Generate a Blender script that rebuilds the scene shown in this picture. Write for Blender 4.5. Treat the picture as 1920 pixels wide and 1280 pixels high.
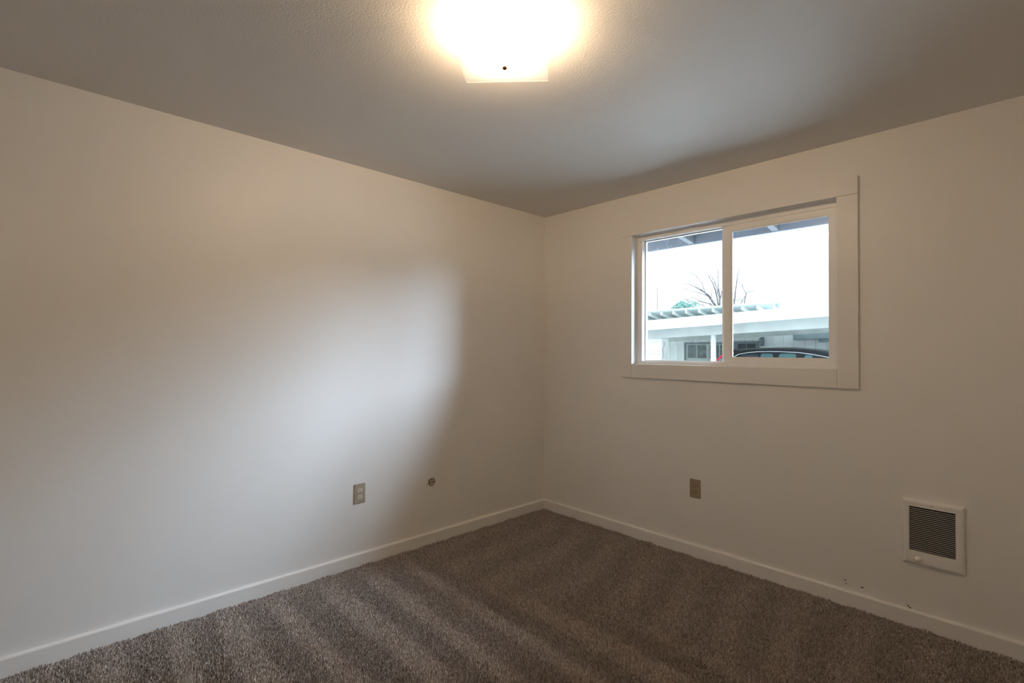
import bpy, bmesh, math, random
import numpy as np
from mathutils import Vector, Matrix

for o in list(bpy.data.objects):
    bpy.data.objects.remove(o, do_unlink=True)
SC = bpy.context.scene
COL = SC.collection
random.seed(7)
RNG = np.random.default_rng(7)
PI = math.pi

# ------------------------------------------------------------------ camera
FPX, YAW, PIT, ROL = 934.7, 0.81179, 0.01742, 0.00677
CAM = Vector((2.8142, -3.0398, 1.2950))
Fv = Vector((-math.sin(YAW) * math.cos(PIT), math.cos(YAW) * math.cos(PIT), math.sin(PIT)))
R0 = Vector((math.cos(YAW), math.sin(YAW), 0))
U0 = R0.cross(Fv)
Rv = R0 * math.cos(ROL) + U0 * math.sin(ROL)
Uv = U0 * math.cos(ROL) - R0 * math.sin(ROL)
cd = bpy.data.cameras.new('camera')
cam = bpy.data.objects.new('camera', cd)
COL.objects.link(cam)
cd.sensor_width = 36.0
cd.lens = FPX / 1920 * 36.0
cd.clip_start, cd.clip_end = 0.02, 300
M4 = Matrix((Rv, Uv, -Fv)).transposed().to_4x4()
M4.translation = CAM
cam.matrix_world = M4
SC.camera = cam

# ------------------------------------------------------------------ sky, daylight portal, exposure
SKY_STRENGTH = 4.6
LAMP_STRENGTH = 350.0
GLASS_CLEAR = 0.74
SUN_STRENGTH, SUN_ANGLE = 33.0, 52
SUN_DIR = (1.37, 1.24, 1.08)
w = bpy.data.worlds.new('overcast_sky')
SC.world = w
w.use_nodes = True
bg = w.node_tree.nodes['Background']
bg.inputs[0].default_value = (0.90, 0.98, 1.06, 1)
bg.inputs[1].default_value = SKY_STRENGTH
# overcast sky: three times brighter overhead than at the horizon, the same all round
_t = w.node_tree
_c = _t.nodes.new('ShaderNodeTexCoord'); _s = _t.nodes.new('ShaderNodeSeparateXYZ')
_m = _t.nodes.new('ShaderNodeMapRange')
_m.inputs['From Min'].default_value = 0.0; _m.inputs['From Max'].default_value = 1.0
_m.inputs['To Min'].default_value = SKY_STRENGTH / 3; _m.inputs['To Max'].default_value = SKY_STRENGTH
_t.links.new(_c.outputs['Generated'], _s.inputs[0]); _t.links.new(_s.outputs['Z'], _m.inputs[0])
_t.links.new(_m.outputs[0], bg.inputs[1])
pl = bpy.data.lights.new('window_portal', 'AREA')
pl.shape = 'RECTANGLE'; pl.size = 1.30; pl.size_y = 0.98
pl.cycles.is_portal = True
po = bpy.data.objects.new('window_portal', pl)
COL.objects.link(po)
po.location = (1.475, 0.15, 1.66)
po.rotation_euler = (-PI / 2, 0, 0)       # faces into the room (-y)

sl_ = bpy.data.lights.new('added_soft_sun', 'SUN')            # broad soft sun added to brighten the left wall through the window
sl_.energy = SUN_STRENGTH
sl_.angle = math.radians(SUN_ANGLE)
sl_.color = (0.83, 0.98, 1.22)
so = bpy.data.objects.new('added_soft_sun', sl_)
COL.objects.link(so)
so.rotation_euler = Vector(SUN_DIR).to_track_quat('Z', 'Y').to_euler()
so.location = (12, 12, 8)

vs = SC.view_settings
vs.view_transform = 'Standard'
vs.look = 'None'
vs.gamma = 1.0
vs.use_curve_mapping = False
vs.exposure = 0.1
cy = SC.cycles
cy.use_denoising = True
cy.max_bounces = 14
cy.diffuse_bounces = 8
cy.transparent_max_bounces = 16
cy.caustics_reflective = False
cy.caustics_refractive = False
cy.sample_clamp_indirect = 8.0


def at(u, v, y):
    """world point on the vertical plane y=const that the photograph shows at (u, v)"""
    d = Fv + Rv * ((u - 960) / FPX) - Uv * ((v - 640) / FPX)
    return CAM + d * ((y - CAM.y) / d.y)


# ------------------------------------------------------------------ materials
def mat(name, col, rough=0.6, var=0.06, scale=20.0, bump=0.0, bscale=200.0, metal=0.0, spec=0.3, bdist=0.002):
    m = bpy.data.materials.new(name)
    m.use_nodes = True
    nt = m.node_tree
    b = nt.nodes['Principled BSDF']
    b.inputs['Roughness'].default_value = rough
    b.inputs['Metallic'].default_value = metal
    b.inputs['Specular IOR Level'].default_value = spec
    tc = nt.nodes.new('ShaderNodeTexCoord')
    n = nt.nodes.new('ShaderNodeTexNoise')
    n.inputs['Scale'].default_value = scale
    n.inputs['Detail'].default_value = 4
    nt.links.new(tc.outputs['Object'], n.inputs['Vector'])
    r = nt.nodes.new('ShaderNodeValToRGB')
    r.color_ramp.elements[0].position = 0.3
    r.color_ramp.elements[1].position = 0.7
    r.color_ramp.elements[0].color = (*[c * (1 - var) for c in col], 1)
    r.color_ramp.elements[1].color = (*[min(1, c * (1 + var)) for c in col], 1)
    nt.links.new(n.outputs['Fac'], r.inputs['Fac'])
    nt.links.new(r.outputs['Color'], b.inputs['Base Color'])
    if bump:
        n2 = nt.nodes.new('ShaderNodeTexNoise')
        n2.inputs['Scale'].default_value = bscale
        n2.inputs['Detail'].default_value = 3
        nt.links.new(tc.outputs['Object'], n2.inputs['Vector'])
        bp = nt.nodes.new('ShaderNodeBump')
        bp.inputs['Strength'].default_value = bump
        bp.inputs['Distance'].default_value = bdist
        nt.links.new(n2.outputs['Fac'], bp.inputs['Height'])
        nt.links.new(bp.outputs['Normal'], b.inputs['Normal'])
    return m


def glass_mat(name, tint, smudge=False):
    m = bpy.data.materials.new(name)
    m.use_nodes = True
    nt = m.node_tree
    nt.nodes.clear()
    out = nt.nodes.new('ShaderNodeOutputMaterial')
    tr = nt.nodes.new('ShaderNodeBsdfTransparent')
    tr.inputs[0].default_value = (*tint, 1)
    gl = nt.nodes.new('ShaderNodeBsdfGlossy')
    gl.inputs['Roughness'].default_value = 0.01
    fr = nt.nodes.new('ShaderNodeFresnel')
    fr.inputs[0].default_value = 1.35
    mx = nt.nodes.new('ShaderNodeMixShader')
    nt.links.new(fr.outputs[0], mx.inputs[0])
    nt.links.new(tr.outputs[0], mx.inputs[1])
    nt.links.new(gl.outputs[0], mx.inputs[2])
    last = mx
    if smudge:
        # whitish water spots in the upper left corner of the pane
        tc = nt.nodes.new('ShaderNodeTexCoord')
        n = nt.nodes.new('ShaderNodeTexNoise')
        n.inputs['Scale'].default_value = 60
        n.inputs['Detail'].default_value = 3
        mp = nt.nodes.new('ShaderNodeMapping')
        mp.inputs['Scale'].default_value = (1.6, 1, 0.7)
        nt.links.new(tc.outputs['Object'], mp.inputs[0])
        nt.links.new(mp.outputs[0], n.inputs['Vector'])
        r = nt.nodes.new('ShaderNodeValToRGB')
        r.color_ramp.elements[0].position = 0.60
        r.color_ramp.elements[1].position = 0.72
        nt.links.new(n.outputs['Fac'], r.inputs[0])
        sx = nt.nodes.new('ShaderNodeVectorMath'); sx.operation = 'DISTANCE'
        sx.inputs[1].default_value = (1.06, 0.10, 2.03)
        nt.links.new(tc.outputs['Object'], sx.inputs[0])
        mr = nt.nodes.new('ShaderNodeMapRange')
        mr.inputs['From Min'].default_value = 0.16
        mr.inputs['From Max'].default_value = 0.05
        nt.links.new(sx.outputs['Value'], mr.inputs[0])
        mu = nt.nodes.new('ShaderNodeMath'); mu.operation = 'MULTIPLY'
        nt.links.new(r.outputs[0], mu.inputs[0])
        nt.links.new(mr.outputs[0], mu.inputs[1])
        mu2 = nt.nodes.new('ShaderNodeMath'); mu2.operation = 'MULTIPLY'
        mu2.inputs[1].default_value = 0.35
        nt.links.new(mu.outputs[0], mu2.inputs[0])
        tl = nt.nodes.new('ShaderNodeBsdfTranslucent')
        tl.inputs[0].default_value = (0.8, 0.85, 0.9, 1)
        m2 = nt.nodes.new('ShaderNodeMixShader')
        nt.links.new(mu2.outputs[0], m2.inputs[0])
        nt.links.new(mx.outputs[0], m2.inputs[1])
        nt.links.new(tl.outputs[0], m2.inputs[2])
        last = m2
    nt.links.new(last.outputs[0], out.inputs[0])
    return m


def frosted_mat(name):
    m = bpy.data.materials.new(name)
    m.use_nodes = True
    nt = m.node_tree
    nt.nodes.clear()
    out = nt.nodes.new('ShaderNodeOutputMaterial')
    tl = nt.nodes.new('ShaderNodeBsdfTranslucent')
    tl.inputs[0].default_value = (0.115, 0.14, 0.17, 1)
    df = nt.nodes.new('ShaderNodeBsdfDiffuse')
    df.inputs[0].default_value = (0.93, 0.92, 0.90, 1)
    tp = nt.nodes.new('ShaderNodeBsdfTransparent')
    n = nt.nodes.new('ShaderNodeTexNoise'); n.inputs['Scale'].default_value = 30
    mr = nt.nodes.new('ShaderNodeMapRange')
    mr.inputs['To Min'].default_value = 0.40; mr.inputs['To Max'].default_value = 0.46
    nt.links.new(n.outputs['Fac'], mr.inputs[0])
    a = nt.nodes.new('ShaderNodeMixShader')
    nt.links.new(mr.outputs[0], a.inputs[0])
    nt.links.new(tl.outputs[0], a.inputs[1]); nt.links.new(df.outputs[0], a.inputs[2])
    b = nt.nodes.new('ShaderNodeMixShader'); b.inputs[0].default_value = GLASS_CLEAR
    nt.links.new(a.outputs[0], b.inputs[1]); nt.links.new(tp.outputs[0], b.inputs[2])
    nt.links.new(b.outputs[0], out.inputs[0])
    return m


def emit_mat(name, col, s):
    m = bpy.data.materials.new(name)
    m.use_nodes = True
    nt = m.node_tree
    nt.nodes.clear()
    out = nt.nodes.new('ShaderNodeOutputMaterial')
    e = nt.nodes.new('ShaderNodeEmission')
    e.inputs[0].default_value = (*col, 1)
    e.inputs[1].default_value = s
    nt.links.new(e.outputs[0], out.inputs[0])
    return m


M = {}
M['wall'] = mat('wall_paint', (0.84, 0.823, 0.795), 0.45, 0.012, 2.5, 0.16, 260, spec=0.5, bdist=0.0015)
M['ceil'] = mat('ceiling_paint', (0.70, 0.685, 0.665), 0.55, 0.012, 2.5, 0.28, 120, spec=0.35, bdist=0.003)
M['trim'] = mat('trim_paint', (0.84, 0.823, 0.795), 0.35, 0.015, 6, 0.05, 90, spec=0.35)
M['vinyl'] = mat('white_vinyl', (0.93, 0.93, 0.92), 0.35, 0.01, 8, spec=0.4)
M['floor'] = mat('carpet_backing', (0.20, 0.165, 0.14), 0.95, 0.25, 120, 0.4, 200, spec=0.05)
M['plate'] = mat('almond_plastic', (0.40, 0.35, 0.265), 0.4, 0.03, 40, spec=0.35)
M['plate_brown'] = mat('tan_plastic', (0.36, 0.27, 0.185), 0.4, 0.04, 40, spec=0.35)
M['ivory'] = mat('ivory_plastic', (0.66, 0.61, 0.52), 0.35, 0.03, 40, spec=0.4)
M['tan'] = mat('tan_receptacle', (0.34, 0.26, 0.18), 0.35, 0.04, 40, spec=0.4)
M['dark'] = mat('dark_slot', (0.02, 0.018, 0.015), 0.8, 0.1, 40)
M['heater'] = mat('heater_enamel', (0.84, 0.825, 0.80), 0.4, 0.015, 20, spec=0.4)
M['heater_slat_shade'] = mat('heater_slat_shaded', (0.60, 0.58, 0.56), 0.4, 0.015, 20, spec=0.3)  # darker copy of the enamel: shade on downward-facing slats put into the colour
M['heater_dark'] = mat('heater_inside', (0.012, 0.011, 0.010), 0.8, 0.2, 30, spec=0.05)
M['steel'] = mat('screw_steel', (0.45, 0.43, 0.40), 0.35, 0.1, 60, metal=1.0)
M['bronze'] = mat('bronze_finial', (0.16, 0.055, 0.02), 0.4, 0.1, 60, metal=0.2)
M['pan'] = mat('white_enamel', (0.8, 0.8, 0.78), 0.4, 0.01, 20)
M['frost'] = frosted_mat('frosted_glass')
M['bulb'] = emit_mat('bulb_glow', (1.0, 0.71, 0.43), LAMP_STRENGTH)
M['glass'] = glass_mat('window_glass', (0.93, 0.965, 0.965))
M['glass_spots'] = glass_mat('window_glass_with_water_spots', (0.93, 0.965, 0.965), True)
M['rust'] = mat('rusty_hole', (0.10, 0.045, 0.03), 0.8, 0.3, 300)
M['brown'] = mat('brown_plug', (0.50, 0.39, 0.29), 0.6, 0.2, 200)
M['chip'] = mat('bare_plaster', (0.62, 0.60, 0.57), 0.8, 0.15, 200)
# outside
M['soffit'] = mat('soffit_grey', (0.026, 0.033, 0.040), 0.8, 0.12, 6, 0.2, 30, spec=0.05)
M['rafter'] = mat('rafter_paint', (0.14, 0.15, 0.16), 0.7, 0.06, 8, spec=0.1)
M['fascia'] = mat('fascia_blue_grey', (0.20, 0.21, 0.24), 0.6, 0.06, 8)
M['shingle'] = mat('roof_felt', (0.14, 0.14, 0.14), 0.9, 0.2, 15, 0.5, 80)
M['siding'] = mat('house_siding', (0.62, 0.61, 0.58), 0.6, 0.05, 5)
M['asphalt'] = mat('concrete_drive', (0.48, 0.48, 0.47), 0.9, 0.2, 3, 0.5, 60)
M['cwhite'] = mat('carport_white', (0.60, 0.63, 0.64), 0.6, 0.04, 3)
M['cbeam'] = mat('carport_grey_beam', (0.37, 0.39, 0.375), 0.6, 0.08, 3)
M['cback'] = mat('carport_green_grey', (0.58, 0.63, 0.59), 0.6, 0.08, 3)
M['nwall'] = mat('neighbour_board', (0.80, 0.83, 0.80), 0.7, 0.10, 2.5)
M['nblock'] = mat('neighbour_panel', (0.84, 0.86, 0.85), 0.7, 0.04, 3)
M['nframe'] = mat('weathered_frame', (0.24, 0.28, 0.30), 0.7, 0.15, 5)
M['nsash'] = mat('pale_green_sash', (0.58, 0.63, 0.59), 0.6, 0.06, 5)
M['npane'] = mat('dusty_dark_pane', (0.15, 0.185, 0.185), 0.35, 0.45, 6, spec=0.5)
M['npane2'] = mat('dark_pane', (0.05, 0.06, 0.07), 0.3, 0.4, 6, spec=0.5)
M['nroof'] = mat('roof_decking', (0.33, 0.36, 0.37), 0.7, 0.08, 3)
M['car'] = mat('dark_car_paint', (0.022, 0.024, 0.035), 0.25, 0.05, 5, spec=0.5)
M['chrome'] = mat('bright_trim', (0.85, 0.87, 0.9), 0.2, 0.02, 5, metal=0.6)
M['carglass'] = mat('car_glass_daylight_teal', (0.10, 0.21, 0.22), 0.15, 0.1, 5, spec=0.6)  # teal is daylight seen through the cabin, put into the pane colour
M['tyre'] = mat('tyre_rubber', (0.02, 0.02, 0.02), 0.8, 0.1, 30)
M['alloy'] = mat('alloy_wheel', (0.5, 0.5, 0.52), 0.35, 0.05, 10, metal=0.8)
M['lamp_red'] = mat('tail_light_red', (0.5, 0.02, 0.02), 0.3, 0.1, 20)
M['red'] = mat('red_pole_paint', (0.75, 0.035, 0.06), 0.4, 0.05, 10)
M['postw'] = mat('post_white', (0.60, 0.63, 0.68), 0.5, 0.03, 5)
M['box'] = mat('grey_box', (0.17, 0.21, 0.22), 0.6, 0.15, 4)
M['bark'] = mat('bark', (0.085, 0.075, 0.075), 0.9, 0.25, 6)
M['leaf'] = mat('evergreen_leaf', (0.10, 0.20, 0.165), 0.7, 0.4, 3)
M['wood'] = mat('utility_pole_wood', (0.16, 0.12, 0.11), 0.9, 0.2, 4)
M['cord'] = mat('cable_dark', (0.12, 0.13, 0.14), 0.7, 0.1, 10)


# ------------------------------------------------------------------ mesh helpers
class MB:
    def __init__(self):
        self.bm = bmesh.new()

    def box(self, x0, y0, z0, x1, y1, z1, bev=0.0, seg=2):
        bm = self.bm
        vs_ = [bm.verts.new(p) for p in ((x0, y0, z0), (x1, y0, z0), (x1, y1, z0), (x0, y1, z0),
                                         (x0, y0, z1), (x1, y0, z1), (x1, y1, z1), (x0, y1, z1))]
        fs = [bm.faces.new([vs_[i] for i in q]) for q in
              ((0, 3, 2, 1), (4, 5, 6, 7), (0, 1, 5, 4), (1, 2, 6, 5), (2, 3, 7, 6), (3, 0, 4, 7))]
        if bev:
            es = list({e for f in fs for e in f.edges})
            bmesh.ops.bevel(bm, geom=es, offset=bev, segments=seg, affect='EDGES', profile=0.7)
        return self

    def hexa(self, pts):
        """eight corner points, bottom ring then top ring"""
        bm = self.bm
        v = [bm.verts.new(p) for p in pts]
        for q in ((0, 3, 2, 1), (4, 5, 6, 7), (0, 1, 5, 4), (1, 2, 6, 5), (2, 3, 7, 6), (3, 0, 4, 7)):
            bm.faces.new([v[i] for i in q])
        return self

    def tube(self, pts, rad, n=8, caps=True):
        bm = self.bm
        pts = [Vector(p) for p in pts]
        if not hasattr(rad, '__len__'):
            rad = [rad] * len(pts)
        rings = []
        for i, p in enumerate(pts):
            d = (pts[min(i + 1, len(pts) - 1)] - pts[max(i - 1, 0)]).normalized()
            a = d.orthogonal().normalized() if i == 0 else (rings_a - d * rings_a.dot(d)).normalized()
            rings_a = a
            b = d.cross(a)
            rings.append([bm.verts.new(p + (a * math.cos(2 * PI * k / n) + b * math.sin(2 * PI * k / n)) * rad[i]) for k in range(n)])
        for r0, r1 in zip(rings, rings[1:]):
            for k in range(n):
                bm.faces.new((r0[k], r0[(k + 1) % n], r1[(k + 1) % n], r1[k]))
        if caps:
            bm.faces.new(rings[0][::-1]); bm.faces.new(rings[-1])
        return self

    def lathe(self, prof, origin, axis, n=24):
        """prof = [(radius, along-axis)]"""
        bm = self.bm
        ax = Vector(axis).normalized()
        a = ax.orthogonal().normalized(); b = ax.cross(a); o = Vector(origin)
        rings = []
        for r, h in prof:
            if r < 1e-6:
                rings.append([bm.verts.new(o + ax * h)])
            else:
                rings.append([bm.verts.new(o + ax * h + (a * math.cos(2 * PI * k / n) + b * math.sin(2 * PI * k / n)) * r) for k in range(n)])
        for r0, r1 in zip(rings, rings[1:]):
            for k in range(n):
                q = [r0[k % len(r0)], r0[(k + 1) % len(r0)], r1[(k + 1) % len(r1)], r1[k % len(r1)]]
                q = list(dict.fromkeys(q))
                if len(q) >= 3:
                    bm.faces.new(q)
        return self

    def prism(self, poly, fn, d0, d1, bev=0.0):
        """poly in 2-D, fn(a, b, d) gives the 3-D point"""
        bm = self.bm
        n = len(poly)
        lo = [bm.verts.new(fn(a, b, d0)) for a, b in poly]
        hi = [bm.verts.new(fn(a, b, d1)) for a, b in poly]
        fs = [bm.faces.new(lo[::-1]), bm.faces.new(hi)]
        for k in range(n):
            fs.append(bm.faces.new((lo[k], lo[(k + 1) % n], hi[(k + 1) % n], hi[k])))
        if bev:
            es = list(fs[1].edges)
            bmesh.ops.bevel(bm, geom=es, offset=bev, segments=2, affect='EDGES')
        return self

    def ring(self, o, i, fn, d0, d1, bev=0.0):
        """rectangular ring: outer (a0,b0,a1,b1), inner likewise, mitred corners"""
        bm = self.bm
        def quad(r, d):
            a0, b0, a1, b1 = r
            return [bm.verts.new(fn(a, b, d)) for a, b in ((a0, b0), (a1, b0), (a1, b1), (a0, b1))]
        O0, O1, I0, I1 = quad(o, d0), quad(o, d1), quad(i, d0), quad(i, d1)
        fs = []
        for k in range(4):
            j = (k + 1) % 4
            for q in ((O0[k], O0[j], O1[j], O1[k]), (I0[j], I0[k], I1[k], I1[j]), (O1[k], O1[j], I1[j], I1[k]), (O0[j], O0[k], I0[k], I0[j])):
                fs.append(bm.faces.new(q))
        if bev:
            es = [e for k in range(4) for e in (bm.edges.get((O1[k], O1[(k + 1) % 4])), bm.edges.get((I1[k], I1[(k + 1) % 4]))) if e]
            bmesh.ops.bevel(bm, geom=es, offset=bev, segments=2, affect='EDGES')
        return self

    def build(self, name, m, parent=None, smooth=False):
        bm = self.bm
        bmesh.ops.recalc_face_normals(bm, faces=bm.faces[:])
        me = bpy.data.meshes.new(name)
        bm.to_mesh(me); bm.free()
        me.materials.append(m)
        if smooth:
            me.shade_auto_smooth(angle=0.6) if hasattr(me, 'shade_auto_smooth') else None
            for p in me.polygons:
                p.use_smooth = True
        o = bpy.data.objects.new(name, me)
        COL.objects.link(o)
        if parent:
            child(o, parent)
        return o


def child(o, parent):
    """parent without moving: every Empty here is axis-aligned"""
    o.parent = parent
    bpy.context.view_layer.update()
    o.matrix_parent_inverse = parent.matrix_world.inverted()


def empty(name, loc, label, cat, group=None, kind=None):
    o = bpy.data.objects.new(name, None)
    COL.objects.link(o)
    o.location = loc
    o.empty_display_size = 0.05
    bpy.context.view_layer.update()
    tag(o, label, cat, group, kind)
    return o


def tag(o, label=None, cat=None, group=None, kind=None):
    if label: o['label'] = label
    if cat: o['category'] = cat
    if group: o['group'] = group
    if kind: o['kind'] = kind
    return o


def XZ(y0):
    """plane of the window wall, depth grows into the room (-y)"""
    return lambda a, b, d: (a, y0 - d, b)


def YZ(x0):
    """plane of the left wall, depth grows into the room (+x)"""
    return lambda a, b, d: (x0 + d, a, b)


# ================================================================== ROOM SHELL
H, XR, YB, WT = 2.40, 3.16, -3.82, 0.13
OX0, OX1, OZ0, OZ1 = 0.850, 2.094, 1.205, 2.110      # window opening (inside of the liners)
LT = 0.012
tag(MB().box(-0.12, YB - 0.12, -0.14, XR + 0.12, 0.0, -0.012).build('floor', M['floor']), 'bedroom floor under the brown grey carpet', 'floor', kind='structure')
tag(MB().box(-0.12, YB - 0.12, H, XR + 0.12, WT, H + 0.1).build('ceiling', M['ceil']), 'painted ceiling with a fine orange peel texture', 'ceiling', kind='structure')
tag(MB().box(-0.12, YB - 0.12, -0.14, 0, WT, H).build('wall_left', M['wall']), 'plain off white wall on the left with one outlet and a cable hole', 'wall', kind='structure')
mb = MB()
mb.box(0, 0, -0.14, OX0 - LT, WT, H).box(OX1 + LT, 0, -0.14, XR, WT, H)
mb.box(OX0 - LT, 0, -0.14, OX1 + LT, WT, OZ0 - LT).box(OX0 - LT, 0, OZ1 + LT, OX1 + LT, WT, H)
tag(mb.build('wall_right', M['wall']), 'off white wall on the right holding the window and heater', 'wall', kind='structure')
tag(MB().box(XR, YB - 0.12, -0.14, XR + 0.12, WT, H).build('wall_back', M['wall']), 'plain off white wall behind the camera on the right', 'wall', kind='structure')
tag(MB().box(0, YB - 0.12, -0.14, XR, YB, H).build('wall_front', M['wall']), 'plain off white wall behind the camera on the left', 'wall', kind='structure')

BH, BT = 0.0705, 0.017
def baseboard(name, poly, fn, d0, d1, label):
    tag(MB().prism(poly, fn, d0, d1).build(name, M['trim']), label, 'baseboard', kind='structure')
prof = [(0, -0.012), (BT, -0.012), (BT, BH - 0.004), (BT - 0.0012, BH - 0.0012), (BT - 0.004, BH), (0.003, BH + 0.001), (0, BH + 0.004)]
baseboard('baseboard_left', prof, lambda a, b, d: (a, d, b), YB + 0.0, 0.0, 'white painted baseboard along the left wall')
baseboard('baseboard_right', prof, lambda a, b, d: (d, -a, b), BT, XR, 'white painted baseboard along the window wall')
baseboard('baseboard_back', prof, lambda a, b, d: (XR - a, d, b), YB, -BT, 'white painted baseboard on the wall behind the camera')
baseboard('baseboard_front', prof, lambda a, b, d: (d, YB + a, b), BT, XR - BT, 'white painted baseboard on the rear wall')

# ------------------------------------------------------------------ carpet pile
def carpet():
    sp = 0.0056
    xs = np.arange(BT + 0.002, XR - 0.02, sp); ys = np.arange(YB + 0.02, -BT - 0.002, sp)
    X, Y = np.meshgrid(xs, ys)
    X = X.ravel() + RNG.uniform(-.45, .45, X.size) * sp
    Y = Y.ravel() + RNG.uniform(-.45, .45, Y.size) * sp
    X = np.maximum(X, BT + 0.001); Y = np.minimum(Y, -BT - 0.001)
    n = X.size
    # vacuum lanes: the pile is brushed one way, then the other
    wob = 0.05 * np.sin(2.1 * X + 1.3) + 0.03 * np.sin(5.3 * Y + 2 * X)
    laneA = np.sin(2 * PI * (Y + 0.06 * X + wob * .6) / 0.235 + 0.4)
    laneA = np.clip(laneA * 2.4 - 0.45 + 0.8 * np.sin(2 * PI * (Y + .05 * X) / 0.61 + 0.8), -1, 1)
    laneB = np.sin(2 * PI * (X + 0.17 * Y + wob) / 0.27 + 1.0)
    laneB = np.clip(laneB * 1.6, -1, 1) * 0.55
    s = 1 / (1 + np.exp(-(Y + 1.12 + 0.10 * np.sin(3 * X) - 0.12 * (X - 1)) / 0.05))
    lane = laneA * (1 - s) + laneB * s
    fade = np.clip(X / 0.25, 0, 1) * np.clip(-Y / 0.25, 0, 1)
    lane = lane * fade
    hgt = RNG.uniform(0.009, 0.0155, n)
    # uneven edge where the pile curls up against the baseboard
    edge = (X < BT + 0.02) | (Y > -BT - 0.02)
    hgt = np.where(edge, hgt * (0.85 + 0.30 * np.sin(37 * (X + Y)) * np.sin(11 * (X - Y)) + RNG.uniform(-.12, .25, n)), hgt)
    # brushed towards / away from the camera
    toC = np.stack([CAM.x - X, CAM.y - Y], 1); toC /= np.linalg.norm(toC, axis=1)[:, None]
    lx = -lane * toC[:, 0] * 0.0020 + RNG.normal(0, .0028, n)
    ly = -lane * toC[:, 1] * 0.0020 + RNG.normal(0, .0028, n)
    tx = np.maximum(X + lx, BT + 0.0005); ty = np.minimum(Y + ly, -BT - 0.0005)
    ang = RNG.uniform(0, 2 * PI, n)
    rad = RNG.uniform(0.0034, 0.0047, n)
    V = np.empty((n, 6, 3), np.float32)
    for k in range(3):
        a = ang + k * 2 * PI / 3
        V[:, k, 0] = np.maximum(X + np.cos(a) * rad, BT); V[:, k, 1] = np.minimum(Y + np.sin(a) * rad, -BT); V[:, k, 2] = -0.013
        V[:, 3 + k, 0] = np.maximum(tx + np.cos(a) * rad * .45, BT); V[:, 3 + k, 1] = np.minimum(ty + np.sin(a) * rad * .45, -BT)
        V[:, 3 + k, 2] = -0.012 + hgt + (0.002 if k == 0 else 0)
    base = (np.arange(n) * 6)[:, None]
    tri = np.array([[0, 1, 4], [0, 4, 3], [1, 2, 5], [1, 5, 4], [2, 0, 3], [2, 3, 5]])
    T = (base[:, None, :] + tri[None]).reshape(-1)
    me = bpy.data.meshes.new('carpet_pile')
    me.vertices.add(n * 6)
    me.vertices.foreach_set('co', V.reshape(-1))
    nt_ = n * 6
    me.loops.add(nt_ * 3)
    me.loops.foreach_set('vertex_index', T.astype(np.int32))
    me.polygons.add(nt_)
    me.polygons.foreach_set('loop_start', np.arange(0, nt_ * 3, 3, dtype=np.int32))
    me.polygons.foreach_set('loop_total', np.full(nt_, 3, np.int32))
    me.update(calc_edges=True)
    at_ = me.attributes.new('tint', 'FLOAT', 'POINT')
    tint = np.clip(RNG.normal(0.5, 0.22, n), 0, 1)
    at_.data.foreach_set('value', np.repeat(tint, 6).astype(np.float32))
    a2 = me.attributes.new('lay_shade', 'FLOAT', 'POINT')
    a2.data.foreach_set('value', np.repeat(lane, 6).astype(np.float32))
    m = bpy.data.materials.new('carpet_yarn')
    m.use_nodes = True
    nt = m.node_tree
    b = nt.nodes['Principled BSDF']
    b.inputs['Roughness'].default_value = 0.95
    b.inputs['Specular IOR Level'].default_value = 0.05
    at1 = nt.nodes.new('ShaderNodeAttribute'); at1.attribute_name = 'tint'
    r = nt.nodes.new('ShaderNodeValToRGB')
    els = r.color_ramp.elements
    els[0].position = 0.0; els[0].color = (0.23, 0.19, 0.167, 1)
    els[1].position = 1.0; els[1].color = (0.80, 0.735, 0.67, 1)
    e = els.new(0.5); e.color = (0.49, 0.425, 0.38, 1)
    nt.links.new(at1.outputs['Fac'], r.inputs[0])
    lay_shade = nt.nodes.new('ShaderNodeAttribute'); lay_shade.attribute_name = 'lay_shade'
    mr = nt.nodes.new('ShaderNodeMapRange')
    mr.inputs['From Min'].default_value = -1; mr.inputs['From Max'].default_value = 1
    mr.inputs['To Min'].default_value = 0.91; mr.inputs['To Max'].default_value = 1.10  # shading of the brushed pile also put into the yarn colour, lane by lane
    nt.links.new(lay_shade.outputs['Fac'], mr.inputs[0])
    mul = nt.nodes.new('ShaderNodeVectorMath'); mul.operation = 'SCALE'
    nt.links.new(r.outputs[0], mul.inputs[0]); nt.links.new(mr.outputs[0], mul.inputs['Scale'])
    nt.links.new(mul.outputs[0], b.inputs['Base Color'])
    me.materials.append(m)
    o = bpy.data.objects.new('carpet_pile', me)
    COL.objects.link(o)
    tag(o, 'brown grey carpet pile with vacuum stripes over the whole floor', 'carpet', kind='stuff')
carpet()

# ================================================================== WINDOW
CY = 0.018                                             # casing thickness
win = empty('window_1', (1.472, 0.0, OZ0), 'white sliding window with wide flat casing in the right wall', 'window', kind='structure')
fn = XZ(0.0)
def board(name, x0, z0, x1, z1, th=CY, m='trim', par=win, y=0.0, bev=0.0012):
    return MB().box(x0, y - th, z0, x1, y, z1, bev).build(name, M[m], par)
board('head_casing', 0.7625, OZ1, 2.188, 2.2015, CY + 0.003)
board('side_casing', 0.763, 1.110, OX0, OZ1 - 0.0012)
board('side_casing', OX1, 1.108, 2.187, OZ1 - 0.0012)
board('bottom_casing', OX0 + 0.0012, 1.109, OX1 - 0.0012, OZ0)
FY = 0.057                                             # front of the vinyl frame
ly0, ly1 = -0.004, WT
MB().box(OX0 - LT, ly0, OZ0 - LT, OX0, ly1, OZ1 + LT).build('jamb_liner', M['trim'], win)
MB().box(OX1, ly0, OZ0 - LT, OX1 + LT, ly1, OZ1 + LT).build('jamb_liner', M['trim'], win)
MB().box(OX0, ly0, OZ1, OX1, ly1, OZ1 + LT).build('head_liner', M['trim'], win)
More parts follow.
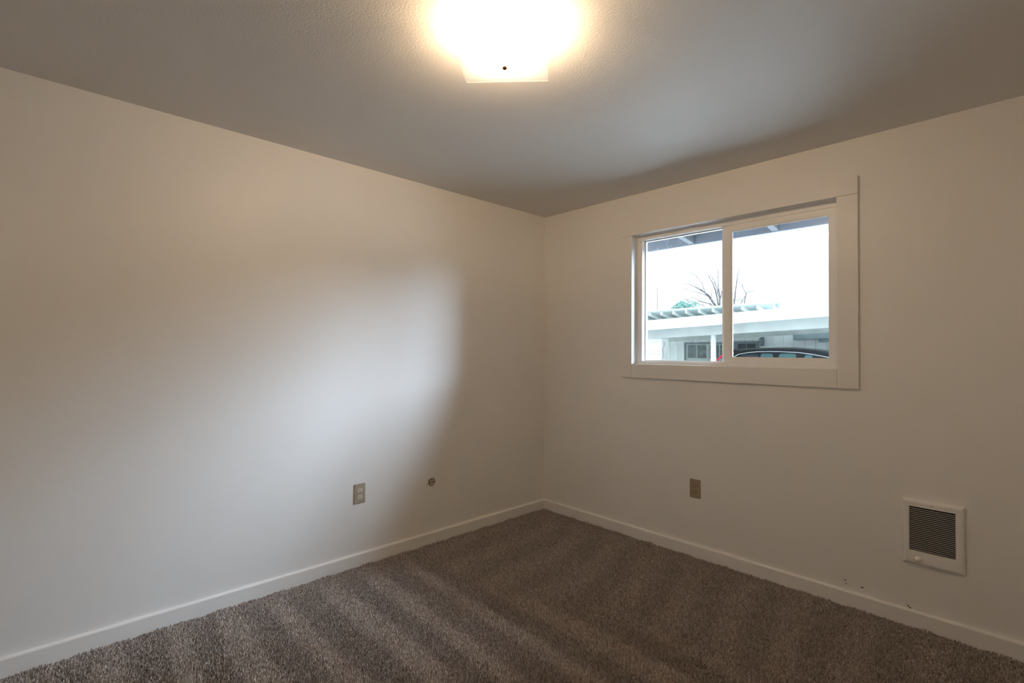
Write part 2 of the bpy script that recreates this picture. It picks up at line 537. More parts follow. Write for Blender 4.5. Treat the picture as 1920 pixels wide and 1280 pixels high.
MB().box(OX0, ly0, OZ0 - LT, OX1, ly1, OZ0).build('sill_liner', M['trim'], win)
fn = lambda a, b, d: (a, d, b)
# outer vinyl frame: face, then a stepped inner lip
f = MB().ring((OX0, OZ0, OX1, OZ1), (OX0 + 0.036, OZ0 + 0.022, OX1 - 0.022, OZ1 - 0.030), fn, WT, FY, 0.0015)
f.build('window_frame', M['vinyl'], win)
MB().ring((OX0 + 0.036, OZ0 + 0.022, 1.472, OZ1 - 0.030), (OX0 + 0.042, OZ0 + 0.028, 1.44, OZ1 - 0.036), fn, WT - 0.01, FY + 0.04, 0.0015).build('glazing_bead', M['vinyl'], win)
MB().box(OX0 + 0.040, 0.098, OZ0 + 0.026, 1.46, 0.102, OZ1 - 0.034).build('glass_pane', M['glass_spots'], win)
sash = MB().ring((1.463, OZ0 + 0.0225, OX1 - 0.0225, OZ1 - 0.0305), (1.512, OZ0 + 0.052, OX1 - 0.052, OZ1 - 0.068), fn, FY + 0.034, FY + 0.004, 0.002).build('sliding_sash', M['vinyl'], win)
MB().box(1.510, FY + 0.016, OZ0 + 0.050, OX1 - 0.050, FY + 0.020, OZ1 - 0.066).build('glass_pane', M['glass'], sash)
MB().ring((1.512, OZ0 + 0.052, OX1 - 0.052, OZ1 - 0.068), (1.518, OZ0 + 0.058, OX1 - 0.058, OZ1 - 0.074), fn, FY + 0.0155, FY + 0.008, 0.001).build('glazing_bead', M['vinyl'], sash)

# ================================================================== CEILING LIGHT
LC = Vector((1.566, -1.899, H))
e1 = Vector((0.7235, 0.6904, 0)); e2 = Vector((-0.6904, 0.7235, 0))
lamp = empty('ceiling_light', LC, 'square frosted bent glass ceiling light with a bronze knob, switched on', 'ceiling light')
mb = MB()
q = [LC + e1 * a * 0.095 + e2 * b * 0.095 for a, b in ((-1, -1), (1, -1), (1, 1), (-1, 1))]
q2 = [LC + e1 * a * 0.070 + e2 * b * 0.070 - Vector((0, 0, 0.010)) for a, b in ((-1, -1), (1, -1), (1, 1), (-1, 1))]
mb.hexa(q2 + q).build('ceiling_pan', M['pan'], lamp)
# bent glass, 30 cm square: sags along one axis, edges drawn in a touch
bm = bmesh.new()
N = 20
def gp(i, j, off):
    s, t = -1 + 2 * i / N, -1 + 2 * j / N
    hw = 0.1525 - 0.0035 * (1 - t * t)
    hh = 0.166 - 0.001 * (1 - s * s)
    z = 2.302 - 0.036 * (1 - t * t) - 0.003 * (1 - s * s) * (1 - t * t)
    return LC + e1 * (s * hw) + e2 * (t * hh) + Vector((0, 0, z - H + off))
top = [[bm.verts.new(gp(i, j, 0.004)) for j in range(N + 1)] for i in range(N + 1)]
bot = [[bm.verts.new(gp(i, j, 0)) for j in range(N + 1)] for i in range(N + 1)]
for i in range(N):
    for j in range(N):
        bm.faces.new((top[i][j], top[i + 1][j], top[i + 1][j + 1], top[i][j + 1]))
        bm.faces.new((bot[i][j], bot[i][j + 1], bot[i + 1][j + 1], bot[i + 1][j]))
for k in range(N):
    for g in ((0, k, 0, k + 1), (N, k + 1, N, k), (k + 1, 0, k, 0), (k, N, k + 1, N)):
        bm.faces.new((top[g[0]][g[1]], top[g[2]][g[3]], bot[g[2]][g[3]], bot[g[0]][g[1]]))
mb = MB(); mb.bm.free(); mb.bm = bm
mb.build('glass_shade', M['frost'], lamp, smooth=True)
MB().tube([LC - Vector((0, 0, 0.018)), LC + Vector((0, 0, 2.262 - H))], 0.0035, 10).build('stem', M['pan'], lamp)
MB().lathe([(0, -0.0085), (0.004, -0.008), (0.0072, -0.0055), (0.0080, -0.002), (0.0080, 0.0005), (0.006, 0.0015), (0, 0.0015)],
           LC + Vector((0, 0, 2.263 - H)), (0, 0, 1), 16).build('finial', M['bronze'], lamp, True)
for sgn in (-1, 1):
    c = LC - e1 * (0.014 * sgn) + Vector((0, 0, -0.046))
    d = e1 * sgn
    MB().tube([c + d * 0.018, c + d * 0.036], 0.015, 14).build('socket', M['pan'], lamp)
    MB().lathe([(0, 0.034), (0.012, 0.034), (0.014, 0.045), (0.024, 0.062), (0.029, 0.080), (0.026, 0.098), (0.015, 0.110), (0, 0.114)], c, d, 16).build('bulb', M['bulb'], lamp, True)
    MB().tube([c + d * 0.026 + Vector((0, 0, 0.012)), Vector((c.x + d.x * 0.026, c.y + d.y * 0.026, H - 0.008))], 0.006, 8).build('socket_bracket', M['pan'], lamp)

# ================================================================== OUTLETS
def rrect(w_, h_, r, n=4):
    p = []
    for cx_, cz_, a0 in ((w_ - r, h_ - r, 0), (-w_ + r, h_ - r, 1), (-w_ + r, -h_ + r, 2), (w_ - r, -h_ + r, 3)):
        for k in range(n + 1):
            a = (a0 + k / n) * PI / 2
            p.append((cx_ + r * math.cos(a), cz_ + r * math.sin(a)))
    return p
def outlet(name, a, z, PL, mp_, mr_, label):
    loc = PL(a, z, 0)
    t = empty(name, loc, label, 'wall outlet', 'duplex wall outlets')
    g = lambda x, b, d: PL(a + x, z + b, d)
    MB().prism(rrect(0.0355, 0.0585, 0.003), g, 0.0, 0.0055, 0.002).build('cover_plate', M[mp_], t)
    for s in (1, -1):
        cz = 0.0195 * s
        poly = [(0.0165 * math.cos(2 * PI * k / 24), max(-0.0125, min(0.0125, 0.0165 * math.sin(2 * PI * k / 24)))) for k in range(24)]
        g2 = lambda x, b, d: PL(a + x, z + cz + b, d)
        r = MB().prism(poly, g2, 0.004, 0.0078, 0.0006).build('receptacle', M[mr_], t)
        for x, hh in ((-0.0064, 0.0042), (0.0064, 0.0035)):
            MB().prism([(x - 0.0014, 0.0035 - hh), (x + 0.0014, 0.0035 - hh), (x + 0.0014, 0.0035 + hh), (x - 0.0014, 0.0035 + hh)], g2, 0.0070, 0.0080).build('slot', M['dark'], r)
        MB().prism([(0.0031 * math.cos(2 * PI * k / 12), -0.0070 + 0.0031 * math.sin(2 * PI * k / 12)) for k in range(12)], g2, 0.0070, 0.0080).build('ground_hole', M['dark'], r)
    MB().prism([(0.0030 * math.cos(2 * PI * k / 12), 0.0030 * math.sin(2 * PI * k / 12)) for k in range(12)], g, 0.004, 0.0066).build('screw', M['steel'], t)
outlet('wall_outlet', -1.6265, 0.428, YZ(0.0), 'plate', 'ivory', 'almond duplex outlet with ivory sockets on the left wall')
outlet('wall_outlet', 1.3105, 0.425, XZ(0.0), 'plate_brown', 'tan', 'tan brown duplex outlet under the window')

# cable hole with a brown plug, chipped paint round it
cj = empty('cable_jack', (0, -1.107, 0.403), 'round uncovered cable hole with a tan plug on the left wall', 'cable jack')
g = lambda x, b, d: (d, -1.107 + x, 0.403 + b)
circ = lambda r, n=20, sx=1.0: [(r * sx * math.cos(2 * PI * k / n), r * math.sin(2 * PI * k / n)) for k in range(n)]
ragged = [(x * (1 + 0.07 * math.sin(5 * i) + 0.05 * math.sin(11 * i)), b * (1 + 0.07 * math.sin(5 * i))) for i, (x, b) in enumerate(circ(0.0255, 28))]
MB().prism(ragged, g, 0.0, 0.0012).build('cutout', M['dark'], cj)
MB().prism(rrect(0.0175, 0.021, 0.012), g, 0.0, 0.004, 0.001).build('plug', M['brown'], cj)
MB().prism(circ(0.0042, 12), g, 0.003, 0.0055).build('centre_pin', M['dark'], cj)
for x, b, s in ((-0.027, 0.019, 0.0045), (0.016, 0.030, 0.0025), (0.0, 0.028, 0.002)):
    MB().prism([(x + s * math.cos(k * 1.26) * (1 + .3 * (k % 2)), b + s * math.sin(k * 1.26)) for k in range(5)], g, 0.0, 0.0012).build('gouge', M['dark'], cj)
for x, b, sx, sz in ((-0.036, -0.010, 0.005, 0.018), (0.008, 0.028, 0.014, 0.005), (0.029, 0.004, 0.004, 0.012)):
    MB().prism([(x + sx * math.cos(k * 0.9), b + sz * math.sin(k * 0.9)) for k in range(7)], g, 0.0, 0.0008).build('paint_chip', M['chip'], cj)

# ================================================================== WALL HEATER
hx0, hx1, hz0, hz1 = 2.360, 2.583, 0.297, 0.600
ht = empty('wall_heater', ((hx0 + hx1) / 2, 0, hz0), 'white louvred electric wall heater low on the window wall', 'heater')
g = XZ(0.0)
ix0, ix1, iz0, iz1 = 2.386, 2.553, 0.361, 0.568
# sloped rim
mb = MB()
def rimq(d, ins):
    return [(hx0 + ins, -d, hz0 + ins), (hx1 - ins, -d, hz0 + ins), (hx1 - ins, -d, hz1 - ins), (hx0 + ins, -d, hz1 - ins)]
rings = [rimq(0.0, 0.0), rimq(0.012, 0.0), rimq(0.018, 0.004), rimq(0.021, 0.012), rimq(0.021, 0.014)]
inner = [[(ix0, -0.021, iz0), (ix1, -0.021, iz0), (ix1, -0.021, iz1), (ix0, -0.021, iz1)], [(ix0, -0.006, iz0), (ix1, -0.006, iz0), (ix1, -0.006, iz1), (ix0, -0.006, iz1)]]
RR = [[mb.bm.verts.new(p) for p in r] for r in rings + inner]
for a, b in zip(RR, RR[1:]):
    for k in range(4):
        mb.bm.faces.new((a[k], a[(k + 1) % 4], b[(k + 1) % 4], b[k]))
mb.build('grille_cover', M['heater'], ht)
MB().box(ix0 - 0.002, -0.0065, iz0 - 0.002, ix1 + 0.002, -0.0005, iz1 + 0.002).build('dark_interior', M['heater_dark'], ht)
NS = 24
pitch = (iz1 - iz0) / NS
first = None
for k in range(NS - 1):
    z = iz0 + (k + 1) * pitch
    if first is None:
        first = MB().box(ix0 - .001, -0.0205, z - 0.0014, ix1 + .001, -0.0185, z + 0.0013).build('slat', M['heater_slat_shade'], ht)
    else:
        s = first.copy(); COL.objects.link(s)
        s.parent = ht; s.matrix_parent_inverse = first.matrix_parent_inverse.copy()
        s.location = (0, 0, k * pitch)
kn = MB().lathe([(0, 0.016), (0.007, 0.016), (0.0085, 0.014), (0.0105, 0.006), (0.013, 0.004), (0.0135, 0), (0, 0)], (2.4195, -0.0205, 0.325), (0, -1, 0), 24).build('knob', M['heater'], ht, True)
MB().box(2.4185, -0.0385, 0.318, 2.4205, -0.036, 0.332).build('grip', M['heater'], kn)
MB().box(ix0, -0.0225, 0.3225, 2.404, -0.0205, 0.3245).build('ridge', M['heater'], ht)
MB().box(2.435, -0.0225, 0.3225, ix1 + 0.004, -0.0205, 0.3245).build('ridge', M['heater'], ht)
for z in (0.583, 0.308):
    MB().lathe([(0, 0.002), (0.002, 0.0018), (0.003, 0), (0, 0)], (2.470, -0.0205, z), (0, -1, 0), 12).build('screw', M['steel'], ht)

# ================================================================== WALL BLEMISHES
def blob(x, z, r, m, name, label, cat, par=None, th=0.0015, sq=1.0, ph=0.0):
    o = MB().prism([(x + r * sq * (1 + .25 * math.sin(3 * k + ph)) * math.cos(k * PI / 5), z + r * (1 + .2 * math.cos(4 * k + ph)) * math.sin(k * PI / 5)) for k in range(10)], XZ(0.0), 0.0, th).build(name, M[m], par)
    if label:
        tag(o, label, cat)
    return o
blob(2.122, 0.121, 0.0035, 'rust', 'nail_hole', 'upper of two small dark nail holes above the right baseboard', 'nail hole')
blob(2.126, 0.105, 0.0026, 'rust', 'nail_hole', 'lower of two small dark nail holes above the right baseboard', 'nail hole', ph=1)
wa = blob(2.195, 0.109, 0.0048, 'rust', 'wall_anchor', 'rusty screw hole with white rim above the right baseboard', 'wall anchor', ph=2)
blob(2.195, 0.114, 0.0036, 'chip', 'plastic_rim', None, None, wa, 0.0025)
ps = empty('paint_scuff', (2.38, 0, 0.083), 'scraped paint just above the baseboard below the heater', 'scuff mark')
for x, z, r, sq, m in ((2.372, 0.094, 0.004, 0.7, 'chip'), (2.379, 0.086, 0.0045, 0.6, 'rust'), (2.386, 0.079, 0.003, 1.3, 'rust'), (2.376, 0.081, 0.004, 1.2, 'chip')):
    blob(x, z, r, m, 'flake', None, None, ps, 0.0008, sq, x * 50)

# ================================================================== OUTSIDE: OWN EAVE
GZ = -0.15
tag(MB().box(-60, WT + 0.02, GZ - 0.3, 40, 70, GZ).build('ground', M['asphalt']), 'pale concrete driveway outside the window', 'ground', kind='structure')
ev = empty('roof_eave', (1.5, 0.4, 2.2), 'overhanging roof eave with exposed rafters above the window', 'eave')
ya, yb = WT + 0.001, 0.64
za, zb = 2.285, 2.215                                  # underside of the decking at the wall and at the fascia
def sl(y): return za + (zb - za) * (y - ya) / (yb - ya)
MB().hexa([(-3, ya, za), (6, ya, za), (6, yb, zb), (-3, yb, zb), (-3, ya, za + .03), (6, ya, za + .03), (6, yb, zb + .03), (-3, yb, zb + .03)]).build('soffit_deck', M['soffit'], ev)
MB().hexa([(-3, ya, za + .031), (6, ya, za + .031), (6, yb + .05, zb + .026), (-3, yb + .05, zb + .026), (-3, ya, za + .045), (6, ya, za + .045), (6, yb + .05, zb + .04), (-3, yb + .05, zb + .04)]).build('roofing', M['shingle'], ev)
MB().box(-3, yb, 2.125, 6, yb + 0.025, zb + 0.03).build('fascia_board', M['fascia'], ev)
for k in range(-4, 8):
    x = 0.965 + 0.61 * k
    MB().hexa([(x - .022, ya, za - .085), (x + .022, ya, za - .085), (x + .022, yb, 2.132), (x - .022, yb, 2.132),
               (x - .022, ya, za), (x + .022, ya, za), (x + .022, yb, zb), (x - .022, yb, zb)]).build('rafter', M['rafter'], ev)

# ================================================================== OUTSIDE: CARPORT
SLP = 0.0437
cp = empty('carport', (-2.45, 8.6, GZ), 'white flat roofed carport across the drive', 'carport')
def zf(x): return 2.027 + SLP * x                      # underside of the fascia
def slab(x0, x1, y0, y1, za_, zb_, name, m, par):
    """box between two y planes whose bottom and top follow the carport's slope"""
    return MB().hexa([(x0, y0, zf(x0) + za_), (x1, y0, zf(x1) + za_), (x1, y1, zf(x1) + za_), (x0, y1, zf(x0) + za_),
                      (x0, y0, zf(x0) + zb_), (x1, y0, zf(x1) + zb_), (x1, y1, zf(x1) + zb_), (x0, y1, zf(x0) + zb_)]).build(name, M[m], par)
CX0, CX1 = -7.2, 4.0
slab(CX0, CX1, 8.50, 8.54, 0.0, 0.22, 'fascia_board', 'cwhite', cp)
slab(CX0, CX1, 8.46, 8.50, 0.19, 0.247, 'drip_edge', 'cwhite', cp)
slab(CX0, CX1, 8.54, 13.3, 0.17, 0.21, 'roof_deck', 'cback', cp)
slab(CX0, CX1, 8.80, 8.92, -0.215, 0.17, 'beam', 'cbeam', cp)
slab(CX0, CX1, 13.0, 13.12, -0.13, 0.17, 'rear_beam', 'cback', cp)
for x in (-5.9, at(1337.6, 650, 8.86).x, 1.1):
    mb = MB().tube([(x, 8.86, GZ), (x, 8.86, zf(x) - 0.21)], 0.062, 14)
    mb.tube([(x, 8.86, GZ), (x, 8.86, GZ + 0.02)], 0.10, 14)
    mb.build('post', M['postw'], cp, True)
for k in range(6):
    y = 9.4 + 0.62 * k
    slab(CX0, CX1, y, y + 0.05, 0.08, 0.17, 'joist', 'cback', cp)

# ================================================================== OUTSIDE: NEIGHBOURING HOUSE
nh = empty('neighbouring_house', (-4, 14, GZ), 'pale board clad house behind the carport with a rafter eave', 'house')
WY = 14.0
bw = 0.30
prev = None
k = 0
x = -8.1
while x < 3.0:
    if prev is None:
        prev = MB().box(x, WY, GZ, x + bw - 0.006, WY + 0.04, 2.35, 0.006, 1).build('wall_board', M['nwall'], nh); px0 = x
    else:
        s = prev.copy(); COL.objects.link(s); s.parent = nh; s.matrix_parent_inverse = prev.matrix_parent_inverse.copy()
        s.location = (x - px0, random.uniform(-0.006, 0.006), 0)
    x += bw
MB().box(-8.1, WY + 0.03, GZ, 3.0, WY + 0.15, 2.35).build('wall_core', M['cback'], nh)
# brighter panel wall that comes forward at the left
px = at(1241, 660, 9.6).x
for r in range(4):
    for c in range(4):
        MB().box(px - 0.9 * (c + 1) + 0.008, 9.6, GZ + 0.45 * r + 0.006, px - 0.9 * c, 9.66, GZ + 0.45 * (r + 1), 0.006, 1).build('wall_panel', M['nblock'], nh)
MB().box(px - 3.6, 9.645, GZ, px - 0.01, 9.72, 1.65).build('panel_backing', M['nwall'], nh)
MB().box(px - 0.06, 9.66, GZ, px, 9.95, 1.65).build('return_wall', M['nwall'], nh)
# old windows
def oldwin(u0, u1, v0, v1, panes, pm, sash_m):
    a = at(u0, v0, WY - 0.03); b = at(u1, v1, WY - 0.03)
    x0, x1, z1, z0 = a.x, b.x, a.z, b.z
    fr = MB().ring((x0, z0, x1, z1), (x0 + 0.07, z0 + 0.05, x1 - 0.05, z1 - 0.06), lambda p, q_, d: (p, WY - d, q_), -0.02, 0.05, 0.004).build('window', M['nframe'], nh)
    n = panes
    wd = (x1 - x0 - 0.12) / n
    for i in range(n):
        q0 = x0 + 0.07 + i * wd
        q1 = q0 + wd - 0.006
        sm_ = MB().ring((q0, z0 + 0.05, q1, z1 - 0.06), (q0 + 0.06, z0 + 0.14, q1 - 0.05, z1 - 0.085), lambda p, q_, d: (p, WY - d, q_), 0.0, 0.03, 0.003)
        qm = (q0 + q1) / 2 + 0.005
        sm_.box(qm - 0.015, WY - 0.028, z0 + 0.13, qm + 0.015, WY - 0.004, z1 - 0.08)
        sm_.build('sash', M[sash_m], fr)
        MB().box(q0 + 0.055, WY - 0.016, z0 + 0.135, qm - 0.01, WY - 0.010, z1 - 0.08).build('pane', M[pm], fr)
        MB().box(qm + 0.01, WY - 0.016, z0 + 0.135, q1 - 0.045, WY - 0.010, z1 - 0.08).build('pane', M[pm], fr)
    return fr
oldwin(1283, 1374, 642.0, 680, 2, 'npane', 'nsash')
oldwin(1376, 1423, 639.5, 676, 1, 'npane2', 'nframe')
# boxed ducts hung on the wall
for u0, u1, v0, v1, dep in ((1487, 1600, 626.5, 637.5, 0.35), (1534, 1610, 633.5, 641.5, 0.30)):
    a = at(u0, v0, WY - dep); b = at(u0, v1, WY - dep); c = at(u1, v0, WY - dep)
    rise = 0.045 * (c.x - a.x)
    MB().hexa([(a.x, WY - dep, b.z), (c.x, WY - dep, b.z + rise), (c.x, WY, b.z + rise), (a.x, WY, b.z), (a.x, WY - dep, a.z), (c.x, WY - dep, a.z + rise), (c.x, WY, a.z + rise), (a.x, WY, a.z)]).build('duct_box', M['box'], nh)
# eave: shed roof whose high edge faces the drive
RX0, RX1 = -8.6, -2.15
def nroof(y, x): return 2.615 + 0.012 * (x + 5) - 0.185 * (y - 12.0)
def nslab(x0, x1, y0, y1, d0, d1, name, m):
    p = [(x0, y0), (x1, y0), (x1, y1), (x0, y1)]
    return MB().hexa([(a, b, nroof(b, a) + d0) for a, b in p] + [(a, b, nroof(b, a) + d1) for a, b in p]).build(name, M[m], nh)
nslab(RX0, RX1, 12.0, 14.6, 0.0, 0.03, 'roof_deck', 'nroof')
nslab(RX0, RX1 + .03, 11.96, 14.6, 0.031, 0.06, 'roofing', 'cwhite')
xx = RX0 + 0.1
while xx < RX1 - 0.1:
    nslab(xx, xx + 0.06, 12.02, 14.0, -0.09, -0.001, 'rafter', 'cwhite')
    xx += 0.44
nslab(RX1 - 0.05, RX1, 12.0, 14.6, -0.10, -0.001, 'barge_board', 'nframe')
MB().box(at(1417, 576, 12.6).x - .05, 12.6, 2.50, at(1417, 576, 12.6).x + .08, 12.72, at(1417, 573.5, 12.6).z).build('roof_vent', M['postw'], nh)

# wall lantern
la = at(1423, 632, WY - 0.1); lb = at(1433, 650, WY - 0.1)
ln = empty('wall_lantern', ((la.x + lb.x) / 2, WY, lb.z), 'grey wall lantern on the house wall above the parked car', 'lantern')
lx = (la.x + lb.x) / 2
MB().box(lx - 0.05, WY - 0.03, lb.z + 0.04, lx + 0.05, WY, la.z, 0.005).build('back_plate', M['box'], ln)
MB().lathe([(0, 0.30), (0.03, 0.29), (0.085, 0.25), (0.085, 0.24), (0.06, 0.235), (0.045, 0.06), (0.05, 0.05), (0.02, 0.02), (0, 0.0)], (lx, WY - 0.12, lb.z), (0, 0, 1), 8).build('lantern_body', M['box'], ln)
MB().box(lx - 0.012, WY - 0.12, la.z - 0.05, lx + 0.012, WY - 0.02, la.z - 0.03).build('arm', M['box'], ln)

# hanging cable on the wall corner
cb = [at(1244.6 + 1.3 * math.sin(k * 1.1) - 0.22 * k, 640.5 + 3.4 * k, 9.56) for k in range(14)]
tag(MB().tube(cb, 0.0055, 6).build('hanging_cable', M['cord']), 'thin dark cable hanging at the corner of the bright panel wall', 'cable')

# red pole leaning behind the white post
tag(MB().tube([at(1335, 684.5, 10.2), at(1344, 675.5, 10.2), at(1364, 657, 10.2)], 0.024, 10).build('red_pole', M['red']), 'red pole leaning beside the white carport post', 'pole')

# ================================================================== OUTSIDE: CAR
CYN, CYF = 11.0, 12.78
cyc = (CYN + CYF) / 2
car = empty('car', (-1.7, cyc, GZ), 'dark estate car with bright roof trim parked under the carport', 'car')
rail = [at(u, v, CYN + 0.14) for u, v in ((1367, 678), (1374, 670), (1385, 664), (1404, 660.6), (1422, 659), (1443, 658.7), (1464, 659), (1497.5, 660.6), (1522.5, 664), (1555, 670), (1580, 677))]
roofp = [at(u, v, cyc - 0.35) for u, v in ((1352, 668), (1360, 660), (1375, 655), (1398, 653), (1422, 652), (1464, 651), (1487, 651.3), (1510, 652.5), (1535, 654.5), (1555, 657), (1580, 664))]
def interp(P, x):
    xs_ = [p.x for p in P]; zs_ = [p.z for p in P]
    return float(np.interp(x, xs_, zs_))
xr0, xr1 = rail[0].x, rail[-1].x
XB0, XB1 = xr0 - 0.75, xr1 + 1.35                      # tail, nose
belt = min(rail[0].z, rail[-1].z) - 0.03
def station(x):
    """half cross-section (y offset from centre line, z) at x"""
    inside = xr0 <= x <= xr1
    taper = 1 - 0.16 * max(0, (x - (XB1 - 0.5)) / 0.5) ** 2 - 0.12 * max(0, ((XB0 + 0.4) - x) / 0.4) ** 2
    hw = 0.89 * taper
    bz = belt - 0.0 * x
    if x > xr1: bz = belt - 0.05 - 0.16 * ((x - xr1) / (XB1 - xr1)) ** 1.5
    if x < xr0: bz = belt - 0.04 - 0.10 * ((xr0 - x) / (xr0 - XB0)) ** 1.5
    z0 = GZ + 0.22
    if inside:
        rz, tz = max(interp(rail, x), bz + 0.012), max(interp(roofp, x), bz + 0.03)
        k = min(1, (rz - bz) / 0.22)
        wr = hw - 0.02 - 0.13 * k
    else:
        rz, tz, wr = bz + 0.01, bz + 0.05, hw - 0.06
    return [(hw * 0.93, z0), (hw, z0 + 0.2), (hw * 1.0, z0 + 0.38), (hw * 0.985, bz), (wr + .005, rz - 0.004), (wr - 0.03, rz + (tz - rz) * .35), (wr - 0.16, rz + (tz - rz) * .78), (wr - 0.38, tz), (0, tz + 0.006)]
xs_ = [XB0, XB0 + .1, XB0 + .35, xr0 - .1] + list(np.linspace(xr0, xr1, 26)) + [xr1 + .1, xr1 + .6, XB1 - .35, XB1 - .1, XB1]
mb = MB()
loops = []
for x in xs_:
    h = station(x)
    pts = [(x, cyc - a, b) for a, b in h] + [(x, cyc + a, b) for a, b in h[-2::-1]]
    loops.append([mb.bm.verts.new(p) for p in pts])
for a, b in zip(loops, loops[1:]):
    for k in range(len(a) - 1):
        mb.bm.faces.new((a[k], a[k + 1], b[k + 1], b[k]))
    mb.bm.faces.new((a[-1], a[0], b[0], b[-1]))
mb.bm.faces.new(loops[0]); mb.bm.faces.new(loops[-1][::-1])
mb.build('body', M['car'], car, True)
MB().tube([p + Vector((0, -0.012, 0)) for p in rail], 0.011, 8).build('roof_trim', M['chrome'], car, True)
# side windows: rounded panes just proud of the body side
def sidewin(u0, u1, vt, gm='carglass'):
    a = at(u0, vt, CYN + 0.12); b = at(u1, vt, CYN + 0.12)
    x0, x1, zt = a.x, b.x, (a.z + b.z) / 2
    n = 8
    top_ = []
    for i in range(n + 1):
        t = i / n
        x = x0 + (x1 - x0) * t
        e = max(0, 1 - min(t, 1 - t) / 0.16)
        z = min(zt - 0.035 * e * e, interp(rail, x) - 0.03)
        top_.append((x, z))
    bm_ = MB()
    def yy(z, x):
        h = station(x)
        (w1, z1), (w2, z2) = h[3], h[4]
        f_ = min(1, max(0, (z - z1) / max(1e-4, z2 - z1)))
        return cyc - (w1 + (w2 - w1) * f_) - 0.008
    tv = [bm_.bm.verts.new((x, yy(z, x), z)) for x, z in top_]
    bv = [bm_.bm.verts.new((x, yy(belt + .01, x), belt + .01)) for x, z in top_]
    for i in range(n):
        bm_.bm.faces.new((bv[i], bv[i + 1], tv[i + 1], tv[i]))
    r = bmesh.ops.extrude_face_region(bm_.bm, geom=bm_.bm.faces[:])
    for v in r['geom']:
        if isinstance(v, bmesh.types.BMVert): v.co.y += 0.012
    return bm_.build('side_window', M[gm], car)
sidewin(1388, 1423, 664.5, 'npane2'); sidewin(1427, 1450, 662.8); sidewin(1461, 1493, 662.8); sidewin(1509, 1524, 665.5)
for wx in (XB0 + 0.85, XB1 - 0.85):
    for yy_, sg in ((CYN + 0.10, -1), (CYF - 0.10, 1)):
        wh = MB().lathe([(0.20, 0.10), (0.30, 0.105), (0.33, 0.08), (0.33, -0.08), (0.30, -0.10), (0.20, -0.10)], (wx, yy_, GZ + 0.33), (0, sg, 0), 24).build('wheel', M['tyre'], car, True)
        MB().lathe([(0, 0.08), (0.06, 0.09), (0.08, 0.06), (0.19, 0.08), (0.205, 0.10), (0.205, -0.09), (0, -0.09)], (wx, yy_, GZ + 0.33), (0, sg, 0), 20).build('rim', M['alloy'], wh)
MB().box(XB0 - 0.01, CYN + 0.12, GZ + 0.75, XB0 + 0.04, CYN + 0.32, GZ + 0.90, 0.01).build('tail_light', M['lamp_red'], car)
MB().box(XB0 - 0.01, CYF - 0.32, GZ + 0.75, XB0 + 0.04, CYF - 0.12, GZ + 0.90, 0.01).build('tail_light', M['lamp_red'], car)

# ================================================================== OUTSIDE: TREES, POLE
TY = 30.0
def branch(mb, pts, r0, r1, twigs=0, seed=0):
    rr = random.Random(seed)
    P = [at(u, v, TY + rr.uniform(-.4, .4)) for u, v in pts]
    n = len(P)
    rad = [r0 + (r1 - r0) * i / (n - 1) for i in range(n)]
    mb.tube(P, rad, 6)
    for _ in range(twigs):
        i = rr.randrange(max(1, n // 3), n)
        t = rr.random()
        p = P[i - 1].lerp(P[i], t)
        d = (P[i] - P[i - 1]).normalized()
        d = (d + Vector((rr.uniform(-.9, .9), rr.uniform(-.8, .8), rr.uniform(-.2, .8)))).normalized()
        L = rr.uniform(.3, .9)
        q = p + d * L * .5 + Vector((rr.uniform(-.06, .06), 0, rr.uniform(-.06, .06)))
        e = p + d * L + Vector((0, 0, rr.uniform(0, .15)))
        mb.tube([p, q, e], [r1 * .8, r1 * .65, r1 * .4], 4)
def bare_tree(name, base_u, stems, label, seed):
    b0 = at(base_u, 660, TY); b0.z = GZ
    t = empty(name, b0, label, 'tree', 'bare trees behind the carport')
    top_ = at(base_u, 586, TY)
    MB().tube([b0, b0.lerp(top_, .5) + Vector((.05, 0, 0)), top_], [0.17, 0.14, 0.10], 8).build('trunk', M['bark'], t, True)
    for i, (pts, r0, r1, tw) in enumerate(stems):
        mb = MB()
        branch(mb, [(base_u, 588)] + pts, r0, r1, tw, seed + i)
        mb.build('branch', M['bark'], t, True)
bare_tree('bare_tree', 1349, [
    ([(1345, 577), (1335, 562), (1328, 553), (1318, 546), (1308, 540), (1296, 534), (1284, 531)], 0.075, 0.016, 14),
    ([(1344, 576), (1332, 560), (1318, 545), (1305, 534), (1290, 524)], 0.04, 0.012, 8),
    ([(1347, 572), (1345, 560), (1342, 546), (1337, 532), (1330, 520), (1327, 512)], 0.06, 0.016, 9),
    ([(1350, 570), (1350, 556), (1347, 540), (1347, 524), (1347, 503)], 0.065, 0.014, 8),
    ([(1349, 560), (1344, 540), (1338, 525), (1332, 515)], 0.04, 0.014, 7),
    ([(1340, 577), (1332, 570), (1322, 567), (1312, 565), (1300, 557), (1288, 561)], 0.04, 0.014, 16),
    ([(1330, 580), (1318, 572), (1306, 568), (1292, 566), (1280, 556)], 0.04, 0.012, 16),
    ([(1336, 566), (1322, 548), (1316, 530), (1304, 516), (1293, 509), (1283, 506)], 0.035, 0.010, 10),
    ([(1328, 555), (1312, 549), (1298, 546), (1286, 541), (1278, 545)], 0.03, 0.010, 9),
    ([(1351, 560), (1354, 545), (1359, 528), (1362, 510)], 0.04, 0.012, 6),
], 'bare winter tree with spreading branches left of the window mullion', 11)
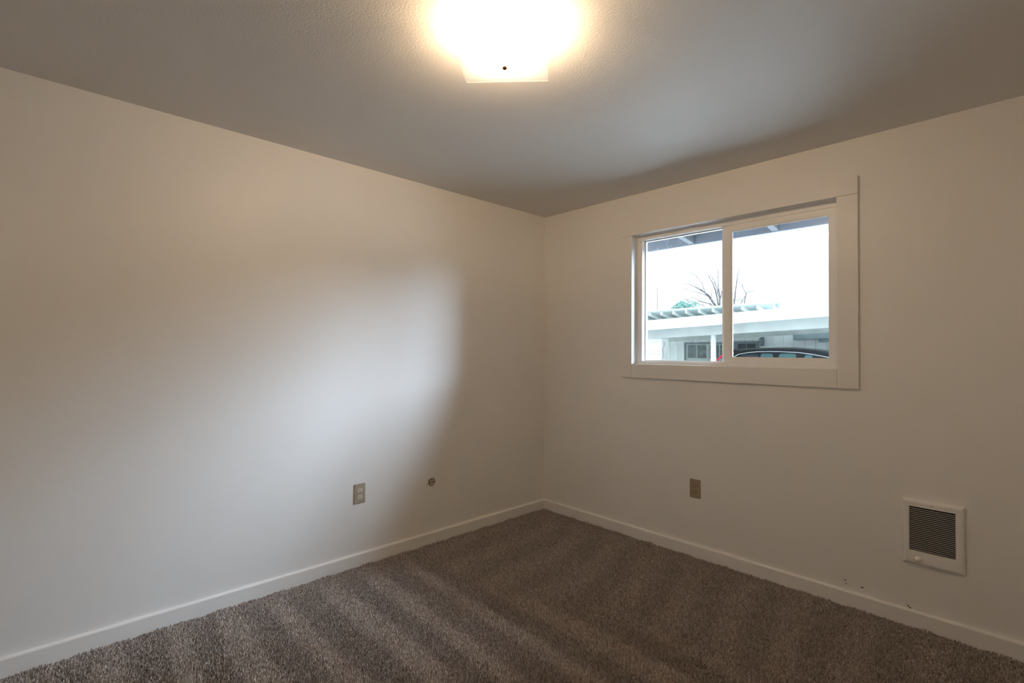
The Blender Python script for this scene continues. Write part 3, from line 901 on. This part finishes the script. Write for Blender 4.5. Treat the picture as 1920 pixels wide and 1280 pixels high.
bare_tree('bare_tree', 1377, [
    ([(1376, 574), (1378, 560), (1379, 548), (1381, 530), (1384, 512), (1388, 498)], 0.06, 0.014, 5),
    ([(1380, 578), (1397, 574), (1396, 565), (1399, 550), (1394, 541), (1391, 533)], 0.055, 0.014, 5),
    ([(1399, 552), (1403, 547), (1412, 545), (1419, 543)], 0.025, 0.01, 4),
    ([(1378, 560), (1383, 564), (1388, 560), (1393, 564)], 0.03, 0.012, 8),
    ([(1376, 562), (1374, 556), (1373, 548)], 0.04, 0.014, 6),
], 'slender bare tree seen just right of the window mullion', 31)

bc = at(1285, 577, 26.0)
bu = empty('evergreen_bush', (bc.x, 26.0, GZ), 'blue green evergreen bush rising behind the neighbouring roof', 'bush')
MB().tube([(bc.x, 26.0, GZ), (bc.x + .05, 26.0, bc.z)], [0.10, 0.05], 8).build('stem', M['bark'], bu)
mb = MB()
for _ in range(1900):
    a, e_, r = random.uniform(0, 2 * PI), random.uniform(-.6, 1), random.uniform(.55, 1) ** .5
    q_ = math.sqrt(max(0, 1 - e_ * e_))
    lob = 0.85 + 0.2 * math.sin(3 * a + 1) + 0.1 * math.sin(7 * a)
    c = Vector((bc.x - 0.08 + 0.98 * lob * r * q_ * math.cos(a), 26.0 + 0.7 * r * q_ * math.sin(a), bc.z - 0.25 + 0.72 * r * e_ * lob))
    d = Vector((random.gauss(0, 1), random.gauss(0, 1), random.gauss(0, 1))).normalized()
    s = d.orthogonal().normalized()
    L, W_ = random.uniform(.05, .10), random.uniform(.018, .035)
    v = [mb.bm.verts.new(p) for p in (c - d * L, c + s * W_, c + d * L, c - s * W_)]
    mb.bm.faces.new(v)
fo = mb.build('foliage', M['leaf'], bu)
fo['kind'] = 'stuff'
up = at(1233, 541, 29.0)
ut = empty('utility_pole', (up.x, 29.0, GZ), 'thin utility pole standing far off at the left of the window view', 'pole')
MB().tube([(up.x, 29.0, GZ), (up.x, 29.0, up.z)], [0.045, 0.03], 8).build('shaft', M['wood'], ut)
MB().lathe([(0.03, 0), (0.04, 0.01), (0.04, 0.05), (0, 0.07)], (up.x, 29.0, up.z), (0, 0, 1), 8).build('cap', M['wood'], ut)
